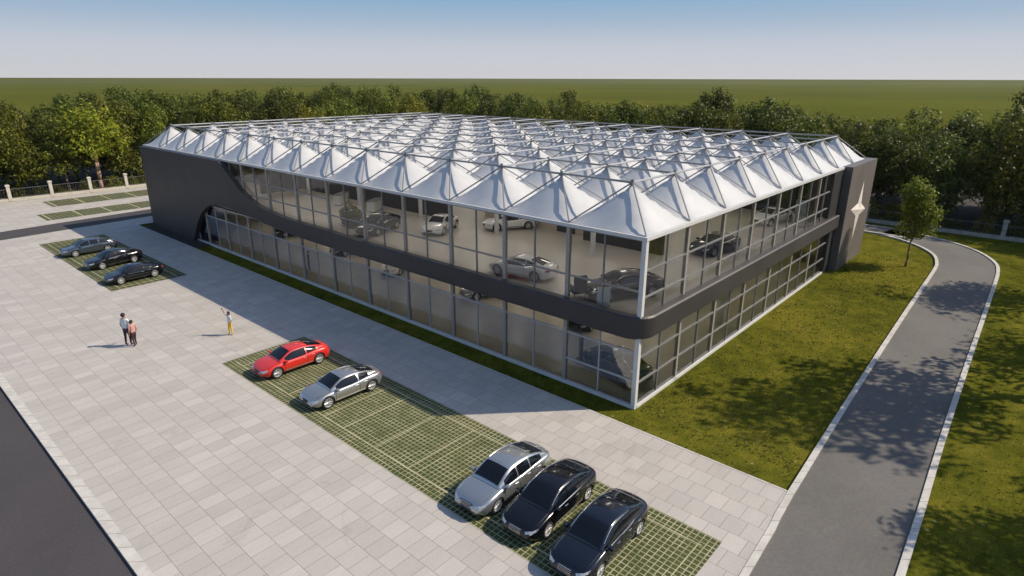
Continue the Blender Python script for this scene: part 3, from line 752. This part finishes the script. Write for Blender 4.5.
for (src, m0, m1, lab, x, y, hd, z) in (
    (coupe, 'paint_red', 'paint_white', 'white coupe on the upper floor nearest the beige doorway wall, nose to the glass', 4.3, 13.8, 205, UF),
    (coupe, 'paint_red', 'paint_white', 'small white coupe on the upper floor, side on and half behind a column', 7.0, 11.6, 150, UF),
    (coupe, 'paint_red', 'paint_white', 'white coupe on the upper floor close behind the charcoal band, side on', 1.5, 6.0, 100, UF),
    (sedan, 'paint_silver', 'paint_black', 'black saloon on the upper floor in the glass corner beside a white board', 2.1, 1.9, 150, UF),
    (sedan, 'paint_silver', 'paint_blue', 'dark saloon on the upper floor beside the green bush', 2.2, 16.0, 200, UF),
    (coupe, 'paint_red', 'paint_lblue', 'pale blue coupe on the ground floor glimpsed below the band', 4.6, 10.9, 160, GF),
    (sedan, 'paint_silver', 'paint_black', 'black saloon on the ground floor seen under the middle of the band', 4.8, 22.2, 175, GF),
    (sedan, 'paint_silver', 'paint_white', 'white saloon on the ground floor under the band, nose to the glass', 4.4, 17.3, 200, GF),
    (sedan, 'paint_silver', 'paint_blue', 'dark saloon on the ground floor deepest towards the arched opening', 4.8, 28.9, 170, GF),
    (sedan, 'paint_silver', 'paint_teal', 'dark teal saloon on the ground floor right in the glass corner', 1.7, 1.75, 75, GF),
    (coupe, 'paint_red', 'paint_black', 'black coupe on the ground floor a bay behind the glass corner', 4.9, 5.2, 190, GF),
    (coupe, 'paint_red', 'paint_black', 'black coupe on the upper floor behind the right-hand glass front', 9.8, 2.0, 170, UF),
    (coupe, 'paint_red', 'paint_white', 'white coupe on the upper floor at the far end of the right-hand glass front', 17.2, 2.2, 165, UF)):
    c = recolor(src, M[m1], M[m0], lab, G3); place(c, x, y, hd, z)

# ================================================================== PEOPLE
def person(label, loc, rz, h, top, legs, hairm, arm=None, child=False, long_hair=False):
    root = thing('person', label, 'person', loc, rz); k_ = h/1.75
    V = [(0, 0, .95, .135), (0, 0, 1.12, .125), (0, 0, 1.32, .15), (0, 0, 1.45, .10), (0, 0, 1.52, .055), (0, .01, 1.60, .085), (0, .012, 1.68, .09)]
    E_ = [(0, 1), (1, 2), (2, 3), (3, 4), (4, 5), (5, 6)]
    def chain(st, pts):
        p_ = st
        for q in pts: V.append(q); E_.append((p_, len(V)-1)); p_ = len(V)-1
        return p_
    for sg in (1, -1):
        fwd = .10*sg
        chain(0, [(sg*.095, 0, .86, .095), (sg*.10, fwd*.4+.02, .50, .06), (sg*.10, fwd*.6-.02, .10, .042), (sg*.10, fwd*.6+.12, .04, .038)])
    arms = {1: arm or 'down', -1: 'down'}
    for sg in (1, -1):
        if arms[sg] == 'up':
            e = chain(3, [(sg*.19, 0, 1.43, .055), (sg*.30, .10, 1.58, .042), (sg*.26, .20, 1.84, .032), (sg*.25, .22, 1.92, .03)])
        elif arms[sg] == 'reach':
            e = chain(3, [(sg*.19, 0, 1.42, .055), (sg*.27, .05, 1.16, .042), (sg*.22, .25, 1.05, .032), (sg*.21, .32, 1.04, .03)])
        else:
            e = chain(3, [(sg*.19, 0, 1.42, .055), (sg*.25, -.02, 1.15, .042), (sg*.24, .06, .92, .032), (sg*.235, .08, .83, .03)])
        hx, hy, hz, _ = V[e]; d = -1 if arms[sg] == 'down' else 1
        for i, (dx, ln) in enumerate(((-.026, .075), (-.009, .085), (.009, .08), (.026, .065))):
            if arms[sg] == 'reach': chain(e, [(hx+dx, hy+.04, hz, .010), (hx+dx, hy+ln+.03, hz-.02, .008)])
            else: chain(e, [(hx+dx, hy+.01, hz+d*.04, .010), (hx+dx, hy+.03, hz+d*(ln+.03), .008)])
        chain(e, [(hx-sg*.035, hy+.035, hz+d*.02, .011), (hx-sg*.045, hy+.06, hz+d*.05, .009)])
    me = bpy.data.meshes.new('body'); me.from_pydata([(x*k_, y*k_, z*k_) for x, y, z, _ in V], E_, []); o = link(bpy.data.objects.new('body', me), root)
    sk = o.modifiers.new('skin', 'SKIN'); sv = me.skin_vertices[0].data
    for i, q in enumerate(V): sv[i].radius = (q[3]*k_*(1.25 if i in (0, 1, 2) else 1), q[3]*k_*(.8 if i in (0, 1, 2) else 1))
    sv[0].use_root = True
    sb = o.modifiers.new('sub', 'SUBSURF'); sb.levels = 2; sb.render_levels = 2
    dg = bpy.context.evaluated_depsgraph_get(); nm = bpy.data.meshes.new_from_object(o.evaluated_get(dg)); o.modifiers.clear(); o.data = nm
    nm.materials.clear()
    for m in (M['skin'], top, legs, M['shoe']): nm.materials.append(m)
    for p_ in nm.polygons:
        c_ = p_.center/k_; p_.use_smooth = True
        if c_.z < .085: p_.material_index = 3
        elif c_.z < .98 and abs(c_.x) < .20: p_.material_index = 2
        elif c_.z < 1.49 and (abs(c_.x) < .22 or c_.z > 1.2): p_.material_index = 1
        elif abs(c_.x) > .22 and 1.2 < c_.z < 1.6: p_.material_index = 1
        else: p_.material_index = 0
    # face: nose, eyes, ears; hair
    b = MB(k_); b.bar((0, .095, 1.655), (0, .118, 1.625), .010, 6, .016); b.build('nose', M['skin'], root, True)
    for sg in (1, -1):
        b = MB(k_); b.bar((sg*.033, .088, 1.66), (sg*.033, .099, 1.66), .012, 8); b.build('eye', M['hair'], root)
        b = MB(k_); b.bar((sg*.083, .0, 1.65), (sg*.10, -.005, 1.65), .024, 8); b.build('ear', M['skin'], root)
    b = MB(k_); b.bar((-.024, .094, 1.595), (.024, .094, 1.595), .006, 5); b.build('mouth', M['shirt_pink'], root)
    bm = bmesh.new(); bmesh.ops.create_uvsphere(bm, u_segments=18, v_segments=12, radius=1)
    for v_ in bm.verts:
        x, y, z = v_.co; lo = -1.15 if long_hair else -.45
        if y > .35 and z < .45: z = .45+(z-.45)*.1; 
        v_.co = Vector((x*.104, y*.108-.008, 1.675+max(z, lo if y < .3 else z)*.115)+()) if False else Vector((x*.106, (y*.108-.014) if z > .3 else min(y, .1)*.108-.02, 1.68+z*(.112 if z > 0 else (.2 if long_hair else .10))))*k_
    hm = bpy.data.meshes.new('hair'); bm.to_mesh(hm); bm.free(); hm.materials.append(hairm); [setattr(p_, 'use_smooth', True) for p_ in hm.polygons]
    link(bpy.data.objects.new('hair', hm), root)
    return root
mx_, my_ = -9.02*S, 17.25*S
person('man in a white shirt and dark trousers standing on the open plaza', (mx_-.12, my_+.12, .0), R(-60), 2.22, M['shirt_white'], M['trouser_dark'], M['hair'], 'reach')
person('shorter person in a pink top standing close beside the man in white', (mx_+.12, my_-.30, .0), R(20), 1.78, M['shirt_pink'], M['trouser_dark'], M['hair'])
wp = (-5.93*S, 15.38*S, .0)
person('woman in yellow trousers and white top holding a phone up with a raised arm', wp, R(95), 1.66, M['shirt_white'], M['trouser_yellow'], M['hair'], 'up', long_hair=True)
k_ = 1.66/1.75; ph = thing('phone', 'small dark phone held up by the woman in yellow trousers', 'phone', wp, R(95))
b = MB(k_); b.box(.21, .29, .275, .288, 1.93, 2.09); b.build('casing', M['phone'], ph); b = MB(k_); b.box(.216, .284, .270, .2745, 1.94, 2.08); b.build('screen', M['car_glass'], ph)
person('visitor in dark clothes standing inside behind the ground-floor glass', (1.0*S, 20.9*S, GF*S), R(60), 1.8, M['trouser_dark'], M['trouser_dark'], M['hair'])

# ================================================================== SHOWROOM FURNITURE
t = thing('display_board', 'white A-frame display board beside the upper-floor black saloon', 'display board', (.62*S, 1.75*S, 2.80*S), R(-60))
b = MB(); b.add([(-.35, -.22, 0), (.35, -.22, 0), (.35, -.02, 1.15), (-.35, -.02, 1.15), (-.35, -.25, 0), (.35, -.25, 0), (.35, -.05, 1.15), (-.35, -.05, 1.15)], [(0, 1, 2, 3), (7, 6, 5, 4), (0, 4, 5, 1), (1, 5, 6, 2), (2, 6, 7, 3), (3, 7, 4, 0)]); b.build('panel', M['sign_white'], t)
b = MB(); b.bar((-.3, -.03, 1.1), (-.3, .25, 0), .02); b.bar((.3, -.03, 1.1), (.3, .25, 0), .02); b.build('stand', M['steel'], t)
t = thing('indoor_plant', 'wide leafy green plant in a long planter on the upper floor', 'plant', (2.0*S, 18.0*S, 2.80*S), R(80))
b = MB(); b.box(-1.3, 1.3, -.35, .35, 0, .45); b.build('planter', M['dark_panel'], t)
rg = random.Random(77); b = MB()
for i in range(1500):
    a = rg.uniform(0, 6.28); e = rg.random()**.5; px_, py_, pz_ = math.cos(a)*1.5*e, math.sin(a)*.8*e, .5+rg.random()*1.5*(1-e*.5); nn = Vector((rg.uniform(-1, 1), rg.uniform(-1, 1), 1)).normalized(); u = nn.orthogonal().normalized(); v_ = nn.cross(u); q0 = Vector((px_, py_, pz_)); s_ = rg.uniform(.12, .3)
    b.add([q0-u*s_*.5, q0+v_*s_*.25, q0+u*s_*.5, q0-v_*s_*.25], [(0, 1, 2, 3)])
b.build('foliage', M['leaf_mid'], t)
t = thing('lounge_chair', 'navy high-backed lounge chair by the upper-floor glass', 'chair', (.9*S, 3.0*S, 2.80*S), R(150))
b = MB(); b.box(-.38, .38, -.38, .38, .28, .48); b.build('seat', M['chair_blue'], t); b = MB(); b.box(-.38, .38, .30, .44, .48, 1.35); b.build('backrest', M['chair_blue'], t)
for sx in (-.33, .33):
    b = MB(); b.box(sx-.06, sx+.06, -.36, .28, .48, .68); b.build('armrest', M['chair_blue'], t)
    for sy in (-.32, .32): b = MB(); b.bar((sx, sy, 0), (sx, sy, .28), .025); b.build('leg', M['steel'], t)
t = thing('display_pillar', 'tall white round display pillar behind the right-hand ground-floor glass', 'pillar', (8.6*S, .95*S, GF*S))
b = MB(); b.bar((0, 0, 0), (0, 0, 1.9), .30, 20, .22); b.build('shaft', M['sign_white'], t, True); b = MB(); b.bar((0, 0, 1.9), (0, 0, 2.7), .48, 20, .52); b.build('head', M['sign_white'], t, True)
t = thing('info_kiosk', 'slim black information kiosk standing near the ground-floor glass corner', 'kiosk', (1.55*S, 3.2*S, GF*S), R(45))
b = MB(); b.box(-.4, .4, -.2, .2, 0, .08); b.build('base', M['steel_dark'], t); b = MB(); b.box(-.3, .3, -.08, .08, .08, 1.7); b.build('cabinet', M['black_trim'], t); b = MB(); b.box(-.25, .25, -.086, -.081, .6, 1.6); b.build('screen', M['car_glass'], t)
for i, (x, y) in enumerate(((5.2, 20.3), (5.0, 23.4), (17.6, 1.0))):
    lab = ['white reception desk far back on the upper floor', 'white reception desk behind another one on the upper floor, nearer the charcoal end wall', 'white desk on the upper floor near the star pylon'][i]
    t = thing('reception_desk', lab, 'desk', (x*S, y*S, 2.80*S), R(30)); b = MB(); b.box(-1.0, 1.0, -.35, .35, .08, 1.0); b.build('counter', M['sign_white'], t); b = MB(); b.box(-1.05, 1.05, -.4, .4, 1.0, 1.05); b.build('desktop', M['steel'], t); b = MB(); b.box(-.9, .9, -.3, .3, 0, .08); b.build('plinth', M['steel_dark'], t)

# ================================================================== FENCES
def fence(name, label, p0, p1, posts, dirn, post_m, wall_h, post_h):
    t = thing(name, label, 'fence', (p0[0]*S, p0[1]*S, -.13)); L_ = math.hypot(p1[0]-p0[0], p1[1]-p0[1])*S
    ang = math.atan2(p1[1]-p0[1], p1[0]-p0[0]); t.rotation_euler = (0, 0, ang)
    b = MB(); b.box(0, L_, -.16, .16, 0, wall_h); b.build('base_wall', post_m, t)
    b = MB(); b.box(0, L_, -.025, .025, post_h-.45, post_h-.39); b.box(0, L_, -.025, .025, wall_h+.1, wall_h+.14); b.build('rail', M['steel_dark'], t)
    ps = sorted(set(round(q, 3) for q in posts))
    for q in ps:
        b = MB(); b.box(q-.2, q+.2, -.2, .2, wall_h*.2, post_h); b.box(q-.27, q+.27, -.27, .27, post_h, post_h+.1); b.box(q-.23, q+.23, -.23, .23, post_h+.1, post_h+.22); b.build('post', post_m, t)
    edges = [0]+[q for q in ps if 0 < q < L_]+[L_]
    for e0, e1 in zip(edges, edges[1:]):
        if e1-e0 < .8: continue
        nb = int((e1-e0-.5)/.3); b = MB()
        for q in range(nb+1): b.bar((e0+.25+(e1-e0-.5)*q/nb, 0, wall_h), (e0+.25+(e1-e0-.5)*q/nb, 0, post_h-.42), .013, 4)
        b.build('railing_panel', M['steel_dark'], t)
    return t
fence('boundary_fence', 'pale stone posts with thin dark railings along the left back edge of the plaza', (-15.2, 57.9), (36.2, 57.9), [ (q)*S for q in [1.15+3.0*i for i in range(17)]], 0, M['cap'], .45, 2.15)
fence('boundary_fence', 'weathered stone posts and low wall with dark railings beyond the curving driveway', (35.6, -18), (35.6, 57.5), [q*S for q in [3.1+4.1*i for i in range(18)]], 0, simple('weathered_stone', (.38, .37, .34), .85, var=.25), .40, 1.95)

# ================================================================== TREES
def rnd_unit(rg):
    while True:
        v_ = Vector((rg.uniform(-1, 1), rg.uniform(-1, 1), rg.uniform(-1, 1)))
        if .05 < v_.length < 1: return v_.normalized()
def tree_meshes(seed, h, rad, low, nclump, nleaf, leafsz, lobes=7, trunk_r=.22, multi=1):
    rg = random.Random(seed); tb = MB(); cb = MB()
    lob = []
    for i in range(lobes):
        a = 2*PI*i/lobes+rg.uniform(-.5, .5); rr = rad*rg.uniform(.25, .62); z = low+(h-low)*rg.uniform(.22, .80)
        lob.append((Vector((math.cos(a)*rr, math.sin(a)*rr, z)), rad*rg.uniform(.36, .56)))
    lob.append((Vector((rg.uniform(-.3, .3), rg.uniform(-.3, .3), h-rad*.40)), rad*.42))
    lob.append((Vector((0, 0, low+(h-low)*.5)), rad*.55))
    for m_ in range(multi):
        a0 = rg.uniform(0, 6.28); lean = .35 if multi > 1 else .1
        p_ = Vector((.12*m_, .1*m_, -.25)); r_ = trunk_r; top = low+(h-low)*.55; n_ = 7
        for i in range(n_):
            q = Vector((math.cos(a0)*lean*(i+1)*.35+rg.uniform(-.1, .1), math.sin(a0)*lean*(i+1)*.35+rg.uniform(-.1, .1), top*(i+1)/n_)); r2_ = trunk_r*(1-.75*(i+1)/n_)
            tb.bar(p_, q, r_*(1.35 if i == 0 else 1), 8, r2_); p_ = q; r_ = r2_
            if i >= 2 and m_ == 0:
                for c_, lr in [lob[(i*2) % len(lob)], lob[(i*2+1) % len(lob)]]:
                    mid = q.lerp(c_, .5)+Vector((0, 0, .15*rad)); tb.bar(q, mid, r_*.55, 5, r_*.4); tb.bar(mid, c_, r_*.4, 5, .03)
    for c_, lr in lob:
        nc = int(nclump*(lr/rad)**2*1.6/len(lob)*3)
        for k2 in range(nc):
            d = rnd_unit(rg); d.z = d.z*.85+.12; cc = c_+d*lr*rg.uniform(.72, 1.08); cr = leafsz*rg.uniform(1.3, 2.4)
            if cc.z < low*.75: continue
            for l_ in range(nleaf):
                o_ = rnd_unit(rg); pp = cc+o_*cr*rg.random()**.35; nn = (o_*1.3+rnd_unit(rg)*.6+Vector((0, 0, .4))).normalized()
                u = nn.orthogonal().normalized(); th = rg.uniform(0, 6.28); v_ = nn.cross(u); uu = u*math.cos(th)+v_*math.sin(th); vv = nn.cross(uu); s_ = leafsz*rg.uniform(.55, 1.1)
                cb.add([pp-uu*s_*.5, pp+vv*s_*.28, pp+uu*s_*.5, pp-vv*s_*.28], [(0, 1, 2, 3)])
    return tb, cb
protos = []
lm = ['leaf_dark', 'leaf_mid', 'leaf_dark', 'leaf_yellow', 'leaf_mid', 'leaf_dark']
for i in range(6):
    h = [13.2, 12.2, 14.0, 11.6, 12.8, 13.6][i]; rad = [4.6, 4.2, 4.3, 4.4, 5.0, 4.6][i]
    tb, cb = tree_meshes(100+i, h, rad, .7, 330, 20, .52, 11)
    protos.append((tb.mesh('trunk', M['bark'], True), cb.mesh('crown', M[lm[i]])))
def put_tree(name, p_, x, y, label, group, sc=1, rz=0, z=-.15, sz=None):
    t = thing(name, label, 'tree', (x*S, y*S, z), rz, group); t.scale = (sc, sc, sz or sc)
    link(bpy.data.objects.new('trunk', p_[0]), t); link(bpy.data.objects.new('crown', p_[1]), t); return t
rg = random.Random(5)
kinds = ['dark green', 'mid green', 'dark green', 'yellowish green', 'mid green', 'dark green']
def hs(x, y):      # tree tops: lower where the field shows over them
    return 1
nT = 0
# back belt along Y = 60..78
for row in range(4):
    x = -14+row*1.1
    while x < 52:
        yy = 61.3+row*3.6+rg.uniform(-.7, .7)
        if row < 2 and (0.2 if row == 0 else 1.2) < x < (5.0 if row == 0 else 3.4): x += 2.2; continue
        k2 = rg.randrange(6); sc = rg.uniform(.86, 1.02)*(1.0 if x > -8 else 1.08)
        sz = sc*rg.uniform(.86, 1.0)*(1.07 if x < 5 else 1.16)
        sg_ = 'left of the bright forked tree' if x < 2 else ('just behind the charcoal end wall' if x < 14 else ('behind the left half of the tented roof' if x < 30 else 'behind the back corner of the tented roof'))
        put_tree('broadleaf_tree', protos[k2], x, yy, kinds[k2]+(' front-row' if row == 0 else ' rear-row')+' wood tree '+sg_, kinds[k2]+(' front-row' if row == 0 else ' rear-row')+' wood trees '+sg_, sc, rg.uniform(0, 6.28), sz=sz)
        nT += 1; x += rg.uniform(2.9, 3.9)
# right belt along X = 38..50
for row in range(4):
    y = -16+row*1.2
    while y < 58:
        xx = 38.6+row*3.4+rg.uniform(-.6, .6)
        k2 = rg.randrange(6); sc = rg.uniform(.82, .98)
        sz = sc*rg.uniform(.82, .98)
        sz *= 1.32 if y < -5 else (1.2 if y > 8 else 1.04)
        sg_ = 'at the right edge of the picture' if y < -5 else ('behind the slender young tree' if y < 1.5 else ('right behind the star pylon' if y < 12 else 'behind the right half of the tented roof'))
        put_tree('broadleaf_tree', protos[k2], xx, y, kinds[k2]+(' front-row' if row == 0 else ' rear-row')+' wood tree '+sg_, kinds[k2]+(' front-row' if row == 0 else ' rear-row')+' wood trees '+sg_, sc, rg.uniform(0, 6.28), sz=sz)
        nT += 1; y += rg.uniform(2.9, 3.9)
# bright tree at the left fence
tb, cb = tree_meshes(41, 12.6, 4.7, 5.2, 210, 12, .62, 8, .26, 2)
put_tree('lime_tree', (tb.mesh('trunk', simple('pale_bark', (.32, .20, .15), .85, var=.25, scale=6), True), cb.mesh('crown', M['leaf_lime'])), 2.4, 60.0, 'bright yellow-green tree with a forked pale trunk just behind the left fence', None, 1, .6)
# slim tree inside the driveway bend
tb, cb = tree_meshes(57, 8.0, 1.75, 1.9, 330, 16, .30, 8, .10)
put_tree('young_tree', (tb.mesh('trunk', M['bark'], True), cb.mesh('crown', M['leaf_fresh'])), 24.2, -3.2, 'slender young tree on the lawn inside the driveway bend', None, 1, 1.1, z=-.13)
# trees right of the drive whose shade falls over it
tb, cb = tree_meshes(71, 15.5, 4.6, 5.0, 260, 16, .5, 11, .28); q = (tb.mesh('trunk', M['bark'], True), cb.mesh('crown', M['leaf_mid']))
for (x, y, sc, rz, lab) in ((12.0, -12.0, 1.3, .3, 'tall leafy tree on the right verge shading the middle of the driveway'), (25.6, -12.0, 1.05, 2.1, 'leafy tree on the right verge beside the driveway bend'),
    (4.6, -14.2, .8, 4.1, 'leafy tree on the right verge nearest the camera'), (8.4, -16.8, .9, 1.1, 'leafy tree set back on the right verge behind the other verge trees'), (19.4, -15.0, .95, 5.0, 'leafy tree on the right verge between the tall one and the one at the bend')):
    put_tree('verge_tree', q, x, y, lab, None, sc, rz, z=-.13)
# shrubs under the belts
def shrub_mesh(seed, h, r_):
    rg = random.Random(seed); cb = MB()
    for i in range(70):
        d = rnd_unit(rg); d.z = abs(d.z); cc = Vector((d.x*r_, d.y*r_, .15+d.z*h))*rg.uniform(.6, 1)
        for l_ in range(14):
            pp = cc+rnd_unit(rg)*.35*rg.random()**.5; nn = (rnd_unit(rg)+d).normalized(); u = nn.orthogonal().normalized(); v_ = nn.cross(u); s_ = rg.uniform(.14, .3)
            cb.add([pp-u*s_*.5, pp+v_*s_*.3, pp+u*s_*.5, pp-v_*s_*.3], [(0, 1, 2, 3)])
    return cb
shm = [shrub_mesh(i, 1.5+.4*i, 1.3).mesh('shrub', M[['leaf_dark', 'leaf_mid', 'leaf_yellow'][i]]) for i in range(3)]
rg = random.Random(9)
def shrub(x, y, lab, grp, sc=1):
    o = bpy.data.objects.new('shrub', rg.choice(shm)); C.objects.link(o); o.location = (x*S, y*S, -.13); o.scale = (sc, sc, sc*rg.uniform(.8, 1.1)); o.rotation_euler = (0, 0, rg.uniform(0, 6.28)); tag(o, lab, 'shrub', grp)
for i in range(26): shrub(-12+i*1.9+rg.uniform(-.5, .5), 60.2+rg.uniform(-.2, .6), 'low leafy shrub in the shade at the wood edge behind the back fence', 'shrubs behind the back fence', rg.uniform(.7, 1.2))
for i in range(34): shrub(37.3+rg.uniform(-.2, .6), -16+i*1.5+rg.uniform(-.4, .4), 'low leafy shrub in the shade at the wood edge beyond the right fence', 'shrubs beyond the right fence', rg.uniform(.7, 1.2))
shrub(21.2, -.95, 'small dark shrub at the foot of the star pylon', None, .28)
# grass tufts near the camera
rg = random.Random(3); b = MB()
def drive_y(x, E_):
    for (a, c_), (d, e) in zip(E_, E_[1:]):
        if a <= x <= d: return c_+(e-c_)*(x-a)/(d-a)
    return 0
def tuft(x, y):
    s_ = rg.uniform(.03, .09)
    for i in range(4):
        a = rg.uniform(0, 6.28); dx, dy = math.cos(a), math.sin(a); w_ = .012+.02*rg.random(); h = s_*rg.uniform(.7, 1.3)
        X, Y = x*S+dx*.04, y*S+dy*.04
        b.add([(X-dy*w_, Y+dx*w_, -.13), (X+dy*w_, Y-dx*w_, -.13), (X+dx*h*.7, Y+dy*h*.7, -.13+h)], [(0, 1, 2)])
for i in range(6000):
    u = rg.random()
    if u < .62:
        x = rg.random()**1.3*26; y = rg.uniform(-5.1, -.15)
        if y < drive_y(x, LEs)+.1: continue
    elif u < .72: x = rg.uniform(-1.1, -.12); y = rg.uniform(-5, 31)
    else:
        x = rg.random()**1.2*30-1; y = drive_y(x, REs)-.15-rg.random()*7
    tuft(x, y)
tag(b.build('grass', M['tuft']), kind='stuff')

# pale air over the plain
b = MB(); b.box(-2600, 2600, -2600, 2600, -1.3, 60)
k = N('haze_air'); k.t.nodes.remove(k.b); pv = k.n('VolumePrincipled'); pv.inputs['Density'].default_value = .00005; pv.inputs['Color'].default_value = (.85, .88, .95, 1); pv.inputs['Anisotropy'].default_value = .3
k.l(pv.outputs[0], k.o.inputs['Volume']); tag(b.build('haze', k.m), kind='stuff')
